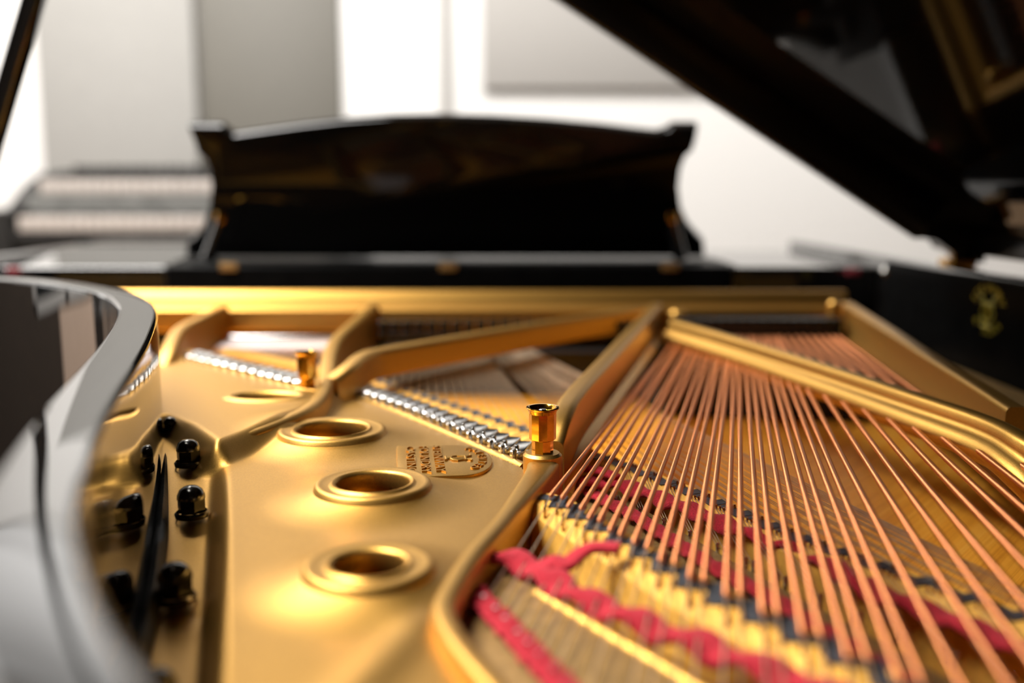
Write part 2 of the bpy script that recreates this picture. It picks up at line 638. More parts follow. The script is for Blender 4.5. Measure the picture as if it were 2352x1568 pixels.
# soft swellings round the ports, and a low crease from the corner towards the tail
for c, rr in zip(hole_c, (.045, .0397, .035)):
    d = np.hypot(GX - c.x, GY - c.y)
    Hh -= .0090 * (1 - np.clip((d - rr + .004) / .042, 0, 1)) ** 2.0
d = np.hypot(GX - hB_c.x, GY - hB_c.y)
Hh += .004 * (1 - sstep(d, .0, .075)) * 0
a, b2 = P(1005, 1395, hA), P(800, 1600, hA)
ex, ey = b2.x - a.x, b2.y - a.y
LL = math.hypot(ex, ey)
dist = np.abs((GX - a.x) * ey - (GY - a.y) * ex) / LL
al = ((GX - a.x) * ex + (GY - a.y) * ey) / LL
Hh -= .003 * np.exp(-(dist / .012) ** 2) * sstep(al, 0, .03)
keep = (sd_poly(GX, GY, dom) > 0) & (sd_poly(GX, GY, inner_poly) > -.006)
for c, rr in zip(hole_c, (.036, .031, .026)):
    keep &= np.hypot(GX - c.x, GY - c.y) > rr
keep &= (((GX - hB_c.x) / .030) ** 2 + ((GY - hB_c.y) / .018) ** 2) > 1
idx = -np.ones(GX.shape, int)
idx[keep] = np.arange(keep.sum())
verts = np.stack([GX[keep], GY[keep], ZC - Hh[keep]], 1)
q = keep[:-1, :-1] & keep[1:, :-1] & keep[:-1, 1:] & keep[1:, 1:]
jj, ii = np.nonzero(q)
faces = np.stack([idx[jj, ii], idx[jj, ii + 1], idx[jj + 1, ii + 1], idx[jj + 1, ii]], 1)
pm = MB()
pm.add(verts.tolist(), faces.tolist())
# hitch area for the bass strings, with its rounded lip over the soundboard
hC = .214
polyC = [P(x, y, hC) for x, y in [(1058, 1300), (1112, 1262), (1150, 1245), (1240, 1345), (1330, 1398), (1430, 1455), (1610, 1560), (1950, 1760), (1500, 1900), (1300, 1800), (1150, 1580), (1012, 1390)]]
lip = spline([P(x, y, hC - .003) for x, y in [(1240, 1348), (1330, 1400), (1430, 1458), (1520, 1508), (1610, 1562), (1950, 1765)]], 5)
v, f = sweep(lip, round_top(.012, .03, .0055))
pm.add(v, f)
# bass and tenor hitch plate under the copper strings
hD = .243
polyD = [P(x, y, hD) for x, y in [(1225, 1150), (1300, 1085), (1345, 1100), (1450, 1150), (1560, 1215), (1690, 1290), (1800, 1350), (1950, 1430), (2150, 1540), (2352, 1640), (2352, 1800), (2050, 1700), (1800, 1540), (1600, 1430), (1400, 1330), (1260, 1260)]]
# bead round the open edge
bead = spline([P(x, y, .194) for x, y in [(1252, 1040), (1240, 1072), (1197, 1130), (1142, 1200), (1087, 1262), (1042, 1330), (1018, 1385), (1040, 1445), (1090, 1510), (1150, 1578), (1300, 1770)]], 6)


def bead_prof(i, n):
    t = i / n
    w = .027 - .015 * min(1, t / .25)
    return round_top(w, .075 if t < .55 else .02, .0048)


v, f = sweep(bead, bead_prof)
pm.add(v, f)
# rounded edge of the plate along the hitch pins of the middle and treble strings
for path in ([(770, 896), (840, 913), (930, 946), (1060, 1001), (1205, 1063)], [(330, 806), (400, 814), (440, 827), (560, 857), (690, 889), (760, 893)]):
    e = spline([P(x, y, (hA if x > 765 or path[0][0] == 770 else hB) - .001) for x, y in path], 5)
    v, f = sweep(e, round_top(.010, .05, .0045))
    pm.add(v, f)
PLATE = pm.build('iron_plate', 'gold', PIANO, 50)
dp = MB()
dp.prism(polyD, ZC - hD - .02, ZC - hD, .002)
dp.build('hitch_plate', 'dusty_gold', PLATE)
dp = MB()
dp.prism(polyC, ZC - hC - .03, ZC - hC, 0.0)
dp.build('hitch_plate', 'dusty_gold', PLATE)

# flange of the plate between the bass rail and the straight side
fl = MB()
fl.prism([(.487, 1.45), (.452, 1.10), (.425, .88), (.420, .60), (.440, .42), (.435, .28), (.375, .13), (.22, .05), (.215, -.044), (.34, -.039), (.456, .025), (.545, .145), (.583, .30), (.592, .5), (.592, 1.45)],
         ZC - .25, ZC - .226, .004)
fl.build('plate_flange', 'dusty_gold', PLATE)  # coloured darker than the plate to dim its reflection in the rim

# ports (rings) with a flared foot and a rolled lip
for k, c in enumerate(hole_c):
    rb = MB()
    z0 = -.0078
    ro, ri = (.0450, .0397, .0350)[k], (.0290, .0248, .0190)[k]
    prof = [(ro + .012, z0 - .001), (ro + .005, z0 + .0044), (ro + .0025, z0 + .0066), (ro + .001, z0 + .0084), (ro + .0006, z0 + .009), (ro - .0004, z0 + .0128), (ro - .0022, z0 + .0142), (ro - .0045, z0 + .0138),
            (ri + .0052, z0 + .0125), (ri + .0040, z0 + .0128), (ri + .0026, z0 + .0146), (ri + .001, z0 + .0142), (ri, z0 + .012), (ri - .0002, z0 + .003), (ri + .003, z0 - .004), (ri + .010, z0 - .006)]
    rb.lathe(prof, c, 72)
    rb.build('port_ring', 'gold', PLATE, 60)
rb = MB()
ax = Matrix.Diagonal((1, .6, 1))
rb.lathe([(.043, -.001), (.036, .0025), (.031, .002), (.0285, -.002), (.0275, -.03)], hB_c, 48, ax)
rb.build('port_ring', 'gold', PLATE, 60)


def strut(pts, w, depth, r=.006, foot=.004, n=6, name='plate_strut'):
    path = spline([P(x, y, h) for x, y, h in pts], n)
    v, f = sweep(path, round_top(w, depth, r, foot))
    return raw(name, v, f, 'gold', PLATE, 50)


YF = 1.45
hbar = -(PY(800, 709, YF).z - ZC)


def on_bar(px, py):
    p = PY(px, py, YF)
    return (px, py, ZC - p.z)


strut([on_bar(510, 700), (455, 728, .165), (412, 752, .166), (390, 792, .173), (366, 855, .195)], .019, .05)
strut([on_bar(857, 697), (815, 735, .163), (775, 772, .166), (757, 815, .172), (752, 872, .183)], .018, .045)
strut([(757, 868, .182), (800, 836, .173), (838, 808, .168), (900, 795, .168), (1100, 762, .166), (1300, 730, .164), on_bar(1495, 702)], .020, .030, .006, .002)
strut([(752, 868, .182), (735, 905, .184), (700, 935, .186), (620, 970, .1885), (550, 995, .191), (496, 1017, .197)], .014, .02, .005, 0)
strut([on_bar(1508, 695), (1410, 800, .165), (1322, 893, .168), (1288, 950, .176), (1268, 1012, .192)], .019, .048, .006, .008)
strut([on_bar(1945, 693), (2050, 757, .162), (2150, 820, .166), (2250, 880, .169), (2338, 935, .172)], .018, .048, .005, .006)
# diagonal bass brace: a ribbed casting with a groove along it
bp = spline([P(x, y, h) for x, y, h in [(1545, 735, .168), (1700, 778, .170), (1900, 838, .171), (2100, 902, .172), (2260, 955, .174), (2352, 1000, .178), (2420, 1040, .186)]], 7)


def brace_prof(i, n):
    t = i / n
    g = 1 + .55 * max(0, (t - .72) / .28) ** 1.5
    # travel is away->towards the camera's right; viewer side is +side (right of travel)
    pr = [(-.010, -.034), (-.010, -.004), (-.007, -.0005), (-.002, .001), (.004, -.0005), (.0065, -.004), (.0055, -.0095), (.006, -.0125), (.010, -.0145), (.0145, -.018), (.0165, -.0235), (.0155, -.029), (.011, -.034)]
    return [(a * g, b * g) for a, b in pr]


v, f = sweep(bp, brace_prof)
raw('plate_strut', v, f, 'gold', PLATE, 60)
bs = MB()
bs.lathe([(.0, .004), (.010, .004), (.0135, .001), (.0145, -.004), (.0135, -.012), (.0125, -.075)], bp[-1] + Vector((0, 0, -.004)), 24)
bs.build('strut_boss', 'gold', PLATE)
for px, py0, py1, rr in ((1556, 712, 756, .013), (1916, 690, 730, .010)):
    p1, p0 = PY(px, py0, YF - .03), PY(px, py1, YF - .03)
    bs = MB()
    hh = p1.z - p0.z
    bs.lathe([(0, hh), (rr * .7, hh), (rr, hh - .004), (rr, .004), (rr * .7, 0), (0, 0)], p0, 24)
    bs.build('strut_boss', 'gold', PLATE)

# front bar of the plate (ledge + wall)
xl, xr = -.80, PY(1945, 700, YF).x + .01
z_ledge = PY(900, 708, YF).z
z_bot = PY(900, 762, YF).z
z_top = PY(900, 668, YF + .032).z
prof = [(YF + .005, z_bot), (YF, z_bot + .004), (YF, z_ledge - .003), (YF + .003, z_ledge), (YF + .022, z_ledge + .001), (YF + .027, z_ledge + .004), (YF + .032, z_top - .004), (YF + .036, z_top), (YF + .046, z_top), (YF + .046, z_bot)]
vs = [(x, y, z) for x in (xl, xr) for y, z in prof]
n = len(prof)
fs = [[k, (k + 1) % n, n + (k + 1) % n, n + k] for k in range(n)] + [list(range(n)), list(range(n, 2 * n))[::-1]]
bar = MB()
bar.add(vs, fs)
bar.build('front_bar', 'gold', PLATE, 40)

# brass nose-bolt posts
def brass_post(base, r, hgt):
    mb = MB()
    def octo(rr):
        return rr
    k = r / .0115
    mb.lathe([(0, 0), (.0080 * k, 0), (.0080 * k, .28 * hgt)], base, 8)
    mb.lathe([(.0080 * k, .27 * hgt), (.0100 * k, .30 * hgt), (.0100 * k, .34 * hgt), (.0102 * k, .88 * hgt)], base, 10)
    mb.lathe([(.0102 * k, .86 * hgt), (.0108 * k, .93 * hgt), (.0120 * k, .955 * hgt), (.0124 * k, .98 * hgt), (.0120 * k, 1.0 * hgt), (.0106 * k, .995 * hgt), (.0094 * k, .95 * hgt), (.0080 * k, .82 * hgt), (0, .80 * hgt)], base, 40)
    o = mb.build('nose_bolt_post', 'brass', PLATE, 30)
    s = MB()
    s.lathe([(.0035 * k, .80 * hgt), (.0035 * k, .92 * hgt), (.0025 * k, .95 * hgt), (0, .95 * hgt)], base, 12)
    s.build('screw_stud', 'nickel', o)
    return o


pb = P(1246, 1038, .190)
brass_post(pb, .0115, .0345)
pad = MB()
pad.lathe([(0, .0), (.0125, .0), (.0145, -.002), (.0145, -.075)], pb, 28)
pad.build('post_pad', 'gold', PLATE)
brass_post(P(706, 890, .189), .0110, .036)

# black acorn bolts on the flange
for px, py, s in ((434, 1068, .95), (441, 1185, 1.0), (404, 1378, 1.05), (362, 1640, 1.0), (392, 992, .6)):
    c = P(px, py, .215)
    for _ in range(6):
        c = P(px, py, flange_h(c.y) - .001)
    mb = MB()
    r0 = .0098 * s
    mb.lathe([(r0 * 1.15, 0), (r0 * 1.2, .0025), (r0 * 1.05, .004)], c, 28)
    mb.lathe([(r0 * .92, .0035), (r0 * .98, .006), (r0 * .98, .0135 * s)], c, 6)
    mb.lathe([(r0 * .98, .013 * s), (r0 * .96, .0155 * s), (r0 * .80, .0190 * s), (r0 * .5, .0212 * s), (0, .022 * s)], c, 28)
    mb.build('acorn_bolt', 'bolt', PLATE, 40)

# black felt strip tucked between rim and plate
bf = []
for p_, q_ in zip(rim_path[:-1], rim_path[1:]):
    if p_.x < -.03 and .12 < p_.y < .80:
        t_ = (q_ - p_).normalized()
        s_ = t_.cross(Vector((0, 0, 1)))
        bf.append(Vector((p_.x, p_.y, ZC - flange_h(p_.y) + .007)) + s_ * .0025)
bf = [p_ for p_ in bf if p_.y < .775][::-1]


def bf_prof(i, n):
    w = .011 * min(1, .25 + i / 10)
    j = .0012 * math.sin(i * 1.3)
    return [(-w * .6, -.02), (-w * .55, .0), (-w * .2, .004 + j), (w * .15, .0015), (w * .5, -.003 + j), (w * .6, -.02)]


v, f = sweep(bf, bf_prof)
raw('felt_strip', v, f, 'black_felt', PIANO, 60)['label'] = 'black felt strip'

# ---- casting plaque with lettering and lyre
hP = hA - .0005
Bp, Tp = P(912, 1064, hP), P(1130, 1057, hP)
ya = (Tp - Bp).normalized()
xa = Vector((ya.y, -ya.x, 0))
LP = (Tp - Bp).length
W2 = abs((P(1085, 1083, hP) - P(1042, 1016, hP)).dot(xa)) / 2
mtx = Matrix(((xa.x, ya.x, 0, Bp.x), (xa.y, ya.y, 0, Bp.y), (0, 0, 1, ZC - hP), (0, 0, 0, 1)))
pl = MB()
out = [(-W2 * 1.06, 0), (W2 * 1.06, 0), (W2, LP * .10)]
for k in range(17):
    a = math.pi * k / 16
    out.append((W2 * math.cos(a), LP * .66 + (LP * .34) * math.sin(a)))
out.append((-W2, LP * .10))
b = bmesh.new()
f0 = b.faces.new([b.verts.new((x, y, -.001)) for x, y in out])
r_ = bmesh.ops.extrude_face_region(b, geom=[f0])
tv = [g for g in r_['geom'] if isinstance(g, bmesh.types.BMVert)]
bmesh.ops.translate(b, verts=tv, vec=(0, 0, .003))
ts = set(tv)
bmesh.ops.bevel(b, geom=[e for e in b.edges if e.verts[0] in ts and e.verts[1] in ts], offset=.0009, segments=2, affect='EDGES', profile=.5)
pl.merge(b, mtx)
rowh = LP * .145
for s, y in (('CASTING', .10), ('FOUNDRY', .245), ('STEINWAY', .39)):
    me = text_mesh(s, rowh, .0011)
    wd = max(v_.co.x for v_ in me.vertices) - min(v_.co.x for v_ in me.vertices)
    pl.merge_mesh(me, mtx @ Matrix.Translation((0, y * LP, .0024)) @ Matrix.Diagonal((W2 * 1.72 / wd, .95, 1, 1)))
arc = 'PATENTED'
for k, ch in enumerate(arc):
    a = R(150 - 120 * k / (len(arc) - 1))
    me = text_mesh(ch, rowh * .85, .0010)
    pl.merge_mesh(me, mtx @ Matrix.Translation((W2 * .66 * math.cos(a), LP * .66 + LP * .20 * math.sin(a), .0024)) @ Matrix.Rotation(a - math.pi / 2, 4, 'Z'))
lyre(pl, mtx @ Matrix.Translation((0, LP * .655, .0026)), LP * .15)
pl.build('plaque', 'gold', PLATE, 40)

# ---- bridges
def bridge(name, top_pts, width, depth, notch, n_notes, parent, strdir=(0, 1, 0), slope_front=.006):
    """curved bridge with graphite-blackened, zigzag-notched top; returns unison points"""
    path = spline(top_pts, 10)
    v, f = sweep(path, [(-width / 2, -depth), (-width / 2, 0), (width / 2 - slope_front, 0), (width / 2, -.006), (width / 2 + .002, -depth)])
    # travel left->right: right of travel = towards the camera
    o = raw(name, v, f, 'maple', parent, 30)
    # arc length table
    L = [0]
    for i in range(1, len(path)):
        L.append(L[-1] + (path[i] - path[i - 1]).length)

    def at(s):
        s = max(0, min(L[-1] - 1e-6, s))
        for i in range(1, len(L)):
            if L[i] >= s:
                t = (s - L[i - 1]) / (L[i] - L[i - 1] + 1e-12)
                p = path[i - 1].lerp(path[i], t)
                tg = (path[i] - path[i - 1]).normalized()
                return p, tg
    g = MB()
    pts = []
    step = L[-1] / n_notes
    for k in range(n_notes):
        pa, ta = at(k * step)
        pc, tc = at((k + 1) * step)
        dv_ = pc - pa
        sdir = Vector(strdir).normalized()
        crn = pa + (dv_ - sdir * dv_.dot(sdir))
        mid = [pa.lerp(crn, .0), crn, pc]
        for a_, b_ in zip(mid[:-1], mid[1:]):
            e_ = (b_ - a_)
            if e_.length < 1e-5:
                continue
            e_.normalize()
            n_ = e_.cross(Vector((0, 0, 1))) * (.0034 * notch)
            a2, b2_ = a_ - e_ * .0034 * notch, b_ + e_ * .0034 * notch
            vs = [a2 - n_, a2 + n_, b2_ + n_, b2_ - n_]
            lift = .0009 if e_.dot(sdir) ** 2 < .5 else .0006
            g.add([q_ + Vector((0, 0, -.004)) for q_ in vs] + [q_ + Vector((0, 0, lift)) for q_ in vs],
                  [[0, 3, 2, 1], [4, 5, 6, 7], [0, 1, 5, 4], [1, 2, 6, 5], [2, 3, 7, 6], [3, 0, 4, 7]])
        p_, t_ = at((k + .5) * step)
        pts.append((p_, t_))
    g.build('graphite_top', 'graphite', o, 20)
    return o, pts


def pin(c, r, h, tilt=None):
    mb = MB()
    mb.lathe([(0, -.004), (r, -.004), (r, h - r * .4), (r * .7, h), (0, h)], c, 8)
    return mb


hS = .226
ten_px = [(1325, 1036), (1420, 1068), (1500, 1100), (1600, 1140), (1700, 1183), (1850, 1246), (2000, 1300), (2130, 1348), (2352, 1425), (2600, 1520), (2900, 1640)]
TB, ten_pts = bridge('tenor_bridge', [P(x, y, hS) for x, y in ten_px], .026, .06, 1.5, 18, PIANO, (-.28, 1, 0))
mid_px = [(850, 873), (900, 888), (1000, 922), (1100, 955), (1210, 993), (1290, 1022)]
MBR, mid_pts = bridge('treble_bridge', [P(x, y, .214) for x, y in mid_px], .026, .07, 1, 18, PIANO)
tre_px = [(520, 800), (600, 812), (700, 832), (760, 848)]
TRB, tre_pts = bridge('treble_bridge', [P(x, y, .205) for x, y in tre_px], .022, .08, 1, 14, PIANO)

bass_px = [(1222, 1142), (1268, 1156), (1350, 1206), (1450, 1266), (1550, 1330), (1650, 1385), (1750, 1432), (1850, 1482), (1950, 1535), (2060, 1590), (2200, 1665), (2400, 1780)]
hBs = .203
BB, bass_pts = bridge('bass_bridge', [P(x, y, hBs) for x, y in bass_px], .030, .045, 1.45, 15, PIANO, (.20, 1, 0))

# ---- copper-wound bass strings: near end at the bass bridge, far end behind the dampers
near = [(1264, 1140), (1290, 1145), (1304, 1166), (1334, 1170), (1352, 1192), (1376, 1198), (1400, 1221), (1424, 1230), (1456, 1249), (1486, 1260), (1517, 1290), (1549, 1296), (1585, 1328), (1617, 1334),
        (1668, 1368), (1702, 1369), (1753, 1409), (1787, 1412), (1845, 1456), (1886, 1463), (1950, 1514), (1995, 1518), (2073, 1570), (2121, 1572)]
top = [1349, 1370, 1394, 1417, 1444, 1463, 1489, 1509, 1537, 1560, 1587, 1607, 1634, 1652, 1680, 1700, 1727, 1748, 1773, 1794, 1821, 1842, 1870, 1893]
singles = [(1797, 1927), (1815, 1973), (1834, 2015), (1853, 2060), (1872, 2107), (1890, 2151), (1908, 2196), (1924, 2243), (1938, 2295)]
hs = .1985
hp_line = spline([P(x, y, hC - .002) for x, y in [(1040, 1310), (1075, 1352), (1130, 1408), (1190, 1472), (1250, 1535), (1310, 1600), (1400, 1700), (1520, 1830)]], 10)


def seg_hit(p, d, line):
    """first crossing (in plan) of ray p + t d with polyline"""
    best = None
    for a_, b_ in zip(line[:-1], line[1:]):
        ex_, ey_ = b_.x - a_.x, b_.y - a_.y
        den = d.x * ey_ - d.y * ex_
        if abs(den) < 1e-9:
            continue
        t = ((a_.x - p.x) * ey_ - (a_.y - p.y) * ex_) / den
        u = ((a_.x - p.x) * d.y - (a_.y - p.y) * d.x) / den
        if t > 0 and 0 <= u <= 1 and (best is None or t < best[0]):
            best = (t, a_.lerp(b_, u))
    return best[1] if best else None


bass_hits = []
bass_near = []
for k, (nb, tx) in enumerate(list(zip(near, top)) + singles):
    A = P(nb[0], nb[1], hs) if k < 24 else P(tx, 1034, hs)
    B_ = P(tx, 1034, hs) if k < 24 else P(nb, 785, hs)
    dr = (B_ - A)
    dr.z = 0
    dr.normalize()
    far = A + dr * ((1.425 - A.y) / dr.y)
    if k >= 24:
        A = A - dr * .46
    far.z = ZC - .197
    r = .00160 + .00085 * k / 32
    wire('copper_string', [A, A + dr * .003, A.lerp(far, .5), far], [r * .7, r, r, r], 'copper', PIANO, 10)
    if k < 24:
        e0 = A - dr * .0
        hit = seg_hit(A, -dr, hp_line)
        br = A - dr * .022
        br.z = ZC - hBs + .0016
        pts = [A + dr * .002, br]
        if hit is not None:
            pts.append(Vector((hit.x, hit.y, ZC - hC + .003)))
            bass_hits.append(hit)
        else:
            pts.append(br - dr * .12 + Vector((0, 0, -.01)))
        wire('core_wire', pts, .00055, 'steel', PIANO, 6)
        bass_near.append((A, dr))
# bridge pins of the bass bridge
for A, dr in bass_near:
    for d_ in (-.008, -.020):
        c = A + dr * d_ + Vector((dr.y, -dr.x, 0)) * .0012 * (1 if d_ < -.01 else -1)
        c.z = ZC - hBs
        pin(c, .0009, .004).build('bridge_pin', 'brass', BB)
for h_ in bass_hits:
    pin(Vector((h_.x, h_.y, ZC - hC)), .0016, .007).build('hitch_pin', 'nickel', PLATE)

# ---- plain steel strings
n_steel = [0]
n_hitch = [len(bass_hits)]
more_hitch, more_bridge = MB(), MB()


def hitch_pin(c, r, h):
    if n_hitch[0] < 100:
        pin(c, r, h).build('hitch_pin', 'nickel', PLATE)
    else:
        more_hitch.lathe([(0, -.004), (r, -.004), (r, h - r * .4), (r * .7, h), (0, h)], c, 8)
    n_hitch[0] += 1


rest = MB()


def steel(pts, r=.00029):
    if n_steel[0] < 100:
        wire('steel_string', pts, r, 'steel', PIANO, 5)
    else:
        rest.tube(pts, r, 5)
    n_steel[0] += 1


def pins_for(br, p_, t_, sd, n=3, more=False):
    for j in range(n):
        for a_ in (-.0085, .0085):
            c = p_ + t_ * ((j - 1) * .0042 + (.0012 if a_ > 0 else -.0012)) + sd * a_ * .7
            if more:
                more_bridge.lathe([(0, -.004), (.0008, -.004), (.0008, .0033), (0, .0035)], c, 6)
            else:
                pin(c, .0008, .0035).build('bridge_pin', 'brass', br)


# tenor unisons: from hitch plate over the bridge and away to the upper left, under the copper strings
for k, (p_, t_) in enumerate(ten_pts):
    sd = t_.cross(Vector((0, 0, 1)))
    u = k / 17
    sl = -.20 - .13 * u
    d = Vector((sl, 1, 0)).normalized()
    far0 = p_ + d * ((1.425 - p_.y) / d.y)
    # plan position of the hitch pins: towards the camera
    hd = Vector((-.03 + .02 * u, -1, 0)).normalized()
    hit0 = p_ + hd * (.062 + .015 * u) + t_ * .006
    for j in range(3):
        o_ = t_ * ((j - 1) * .0044)
        s_ = p_ + o_ + Vector((0, 0, .0018))
        far = far0 + Vector(((j - 1) * .0035, 0, 0))
        far.z = ZC - .207
        hit = hit0 + o_ * .8
        hit.z = ZC - hD + .003
        steel([hit, s_ + sd * .007 + t_ * .001, s_ - sd * .007 - t_ * .001, far])
        if j != 1 and k < 20:
            hitch_pin(Vector((hit.x, hit.y, ZC - hD)), .0015, .0065)
    pins_for(TB, p_, t_, sd, more=k >= 9)
# middle and treble unisons
edge_mid = [P(x, y, hA) for x, y in [(822, 907), (930, 944), (1060, 998), (1212, 1062)]]
edge_tre = [P(x, y, hB) for x, y in [(432, 826), (500, 843), (600, 868), (692, 890)]]


def along_poly(poly, u):
    n_ = len(poly) - 1
    i_ = min(int(u * n_), n_ - 1)
    return poly[i_].lerp(poly[i_ + 1], u * n_ - i_)


for pts_, edge, br, s0, s1, hz in ((mid_pts, edge_mid, MBR, -.05, -.17, hA), (tre_pts, edge_tre, TRB, 0.02, -.03, hB)):
    m_ = len(pts_)
    for k, (p_, t_) in enumerate(pts_):
        u = (k + .5) / m_
        hit0 = along_poly(edge, u)
        sl = s0 + (s1 - s0) * u
        d = Vector((sl, 1, 0)).normalized()
        far0 = p_ + d * ((1.43 - p_.y) / d.y)
        te = (edge[-1] - edge[0]).normalized()
        for j in range(3):
            o_ = t_ * ((j - 1) * .004)
            s_ = p_ + o_ + Vector((0, 0, .0015))
            hit = hit0 + te * ((j - 1) * .004)
            hit.z = ZC - hz + .006
            far = far0 + Vector(((j - 1) * .0035, 0, 0))
            far.z = ZC - .203
            steel([hit, s_, far])
            if j != 1:
                sd2 = Vector((te.y, -te.x, 0)) * (.004 if j == 0 else -.004)
                hitch_pin(Vector((hit.x, hit.y, ZC - hz)) + sd2, .0019, .0085)
ro = rest.build('steel_string', 'steel', PIANO, 60)
ro['kind'] = 'stuff'
o = more_hitch.build('hitch_pin', 'nickel', PLATE)
o['kind'] = 'stuff'
o = more_bridge.build('bridge_pin', 'brass', TB)
o['kind'] = 'stuff'
# nickel duplex plates behind the treble and middle hitch pins, one to each note
for edge, off, hz, w_, dd, n_ in ((edge_mid, .020, hA - .0035, .0125, .026, 18), (edge_tre, .016, hB - .0035, .0120, .022, 14)):
    te = (edge[-1] - edge[0]).normalized()
    for k in range(n_):
        c = along_poly(edge, (k + .5) / n_)
        mb = MB()
        mb.box((c.x, c.y + off, ZC - hz - .0015), (w_, dd, .009), Matrix.Rotation(math.atan2(te.y, te.x) * .3, 3, 'Z') @ Matrix.Rotation(R((9 if n_ == 14 else 2) + 4 * random.random()), 3, 'X'), bevel=.0018)
        mb.build('duplex_plate', 'nickel', PLATE, 60)

# ---- dampers in front of the bar
def damper_row(x0, x1, n_, top_h):
    for k in range(n_):
        x = x0 + (x1 - x0) * (k + .5) / n_
        w_ = (x1 - x0) / n_ * .82
        mb = MB()
        mb.box((x, 1.395, ZC - .201 + .006), (w_, .045, .008), bevel=.001)
        mb.box((x, 1.40, ZC - top_h - .002), (w_ * .95, .044, .018), bevel=.0015)
        mb.box((x, 1.418, ZC - top_h - .010), (.003, .003, .030))
        mb.build('damper', 'satin_black', PIANO, 30)


xs = lambda px: PY(px, 770, 1.40).x
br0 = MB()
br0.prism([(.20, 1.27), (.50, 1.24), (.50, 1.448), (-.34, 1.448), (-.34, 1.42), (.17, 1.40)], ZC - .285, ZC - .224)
br0.build('belly_rail', 'black_felt', PIANO)  # black box standing in for strut shade and dark felt under the strings
damper_row(xs(870), xs(1480), 22, .183)
damper_row(xs(1545), xs(1925), 16, .180)
fs_ = MB()
fs_.box(((xs(512) + xs(770)) / 2, 1.375, ZC - .214), (xs(770) - xs(512), .055, .012), bevel=.003)
o = fs_.build('string_rest_cloth', 'pale_felt', PIANO)  # pale colour stands in for light reflected by the treble strings
o['label'] = 'pale felt under the treble strings'
dr_ = MB()
dr_.box(((xs(512) + xs(770)) / 2, 1.41, ZC - .205), (xs(770) - xs(512), .012, .010), bevel=.002)
dr_.build('pressure_bar', 'nickel', PLATE)

# ---- red felt
def ribbon(name, pts, w, t, amp, period, ph=0.0, n=10, twist=0.0):
    path = spline(pts, n)
    L = [0]
    for i in range(1, len(path)):
        L.append(L[-1] + (path[i] - path[i - 1]).length)
    path = [p + Vector((0, 0, amp * math.sin(2 * math.pi * L[i] / period + ph))) for i, p in enumerate(path)]

    def prof(i, n_):
        ww = w * (1 + .10 * math.sin(2 * math.pi * L[i] / period * .7 + 1.3 + ph))
        tl = twist * math.sin(2 * math.pi * L[i] / period + ph + 1.2)
        pr = []
        for a_, b_ in ((-.5, -.2), (-.47, .3), (-.36, .5), (0, .42 + .1 * math.sin(i * 1.9)), (.36, .5), (.47, .3), (.5, -.2), (.4, -.5), (0, -.42), (-.4, -.5)):
            pr.append((a_ * ww, b_ * t + a_ * ww * tl))
        return pr
    v, f = sweep(path, prof)
    o = raw(name, v, f, 'felt', PIANO, 60)
    return o


hw = hC - .006
ribbon('felt_strip', [P(x, y, hw) for x, y in [(1140, 1283), (1190, 1292), (1250, 1322), (1330, 1370), (1430, 1412), (1530, 1452), (1640, 1492), (1740, 1532), (1850, 1572), (2000, 1640)]],
       .017, .007, .0022, .034, 0, 12, .25)['label'] = 'thick red woven felt strip lying across the bass strings'
ribbon('felt_strip', [P(x, y, h) for x, y, h in [(1235, 1312, .206), (1275, 1290, .203), (1300, 1298, .203), (1330, 1272, .199), (1362, 1256, .196), (1422, 1258, .195)]], .011, .0045, .0004, .05, 0, 10)['label'] = 'loose end of red felt over the bass bridge'
ribbon('felt_strip', [P(x, y, hC - .004) for x, y in [(1072, 1340), (1105, 1378), (1160, 1432), (1220, 1497), (1280, 1562), (1380, 1670)]], .0135, .004, .0016, .0105, 0, 16)['label'] = 'narrow red felt strip woven along the bass hitch pins'
ribbon('felt_strip', [P(x, y, h) for x, y, h in [(1318, 1082, .228), (1365, 1078, .222), (1412, 1092, .223), (1420, 1108, .228)]], .012, .004, .0006, .05)
ribbon('felt_strip', [P(x, y, hS + .004) for x, y in [(1330, 1108), (1400, 1108), (1470, 1128), (1530, 1150), (1600, 1176), (1680, 1210), (1760, 1236), (1860, 1270), (1990, 1348), (2120, 1400), (2352, 1492), (2600, 1600)]],
       .017, .006, .0016, .034, .5, 10, .2)['label'] = 'red felt strip woven beside the tenor bridge'
ribbon('felt_strip', [P(x, y, hD - .006) for x, y in [(1300, 1095), (1365, 1135), (1450, 1180), (1520, 1225), (1600, 1275), (1680, 1322), (1790, 1385), (1900, 1455), (2050, 1545), (2300, 1690)]],
       .013, .004, .0010, .02, .5, 10, .1)['label'] = 'red felt strip along the tenor hitch pins'

# ---- music desk
YD = 1.77
desk_px = [(432, 290), (436, 291), (508, 291), (516, 300), (536, 313), (620, 301), (700, 290), (790, 280), (900, 273), (1010, 271), (1130, 274), (1260, 282), (1380, 293), (1470, 304), (1510, 308), (1535, 300), (1545, 290), (1603, 290),
           (1599, 318), (1590, 346), (1574, 360), (1563, 388), (1558, 430), (1564, 478), (1582, 518), (1604, 544), (1617, 556), (1618, 590), (428, 590), (428, 560), (448, 545), (466, 520), (480, 478), (486, 430), (482, 392), (472, 366), (454, 350), (446, 325)]
b = bmesh.new()
TH = .022
lean = .10
z_base = PY(1000, 590, YD).z
LEAN = R(24)
dn = Vector((0, math.cos(LEAN), math.sin(LEAN)))      # away from the tail: the desk leans back over the strings
d0 = Vector((0, YD, z_base))
vsf = []
for x, y in desk_px:
    d_ = ray(x, y)
    t_ = (d0 - Vector((0, 0, ZC))).dot(dn) / d_.dot(dn)
    vsf.append(b.verts.new(Vector((0, 0, ZC)) + d_ * t_))
f0 = b.faces.new(vsf)
r_ = bmesh.ops.extrude_face_region(b, geom=[f0])
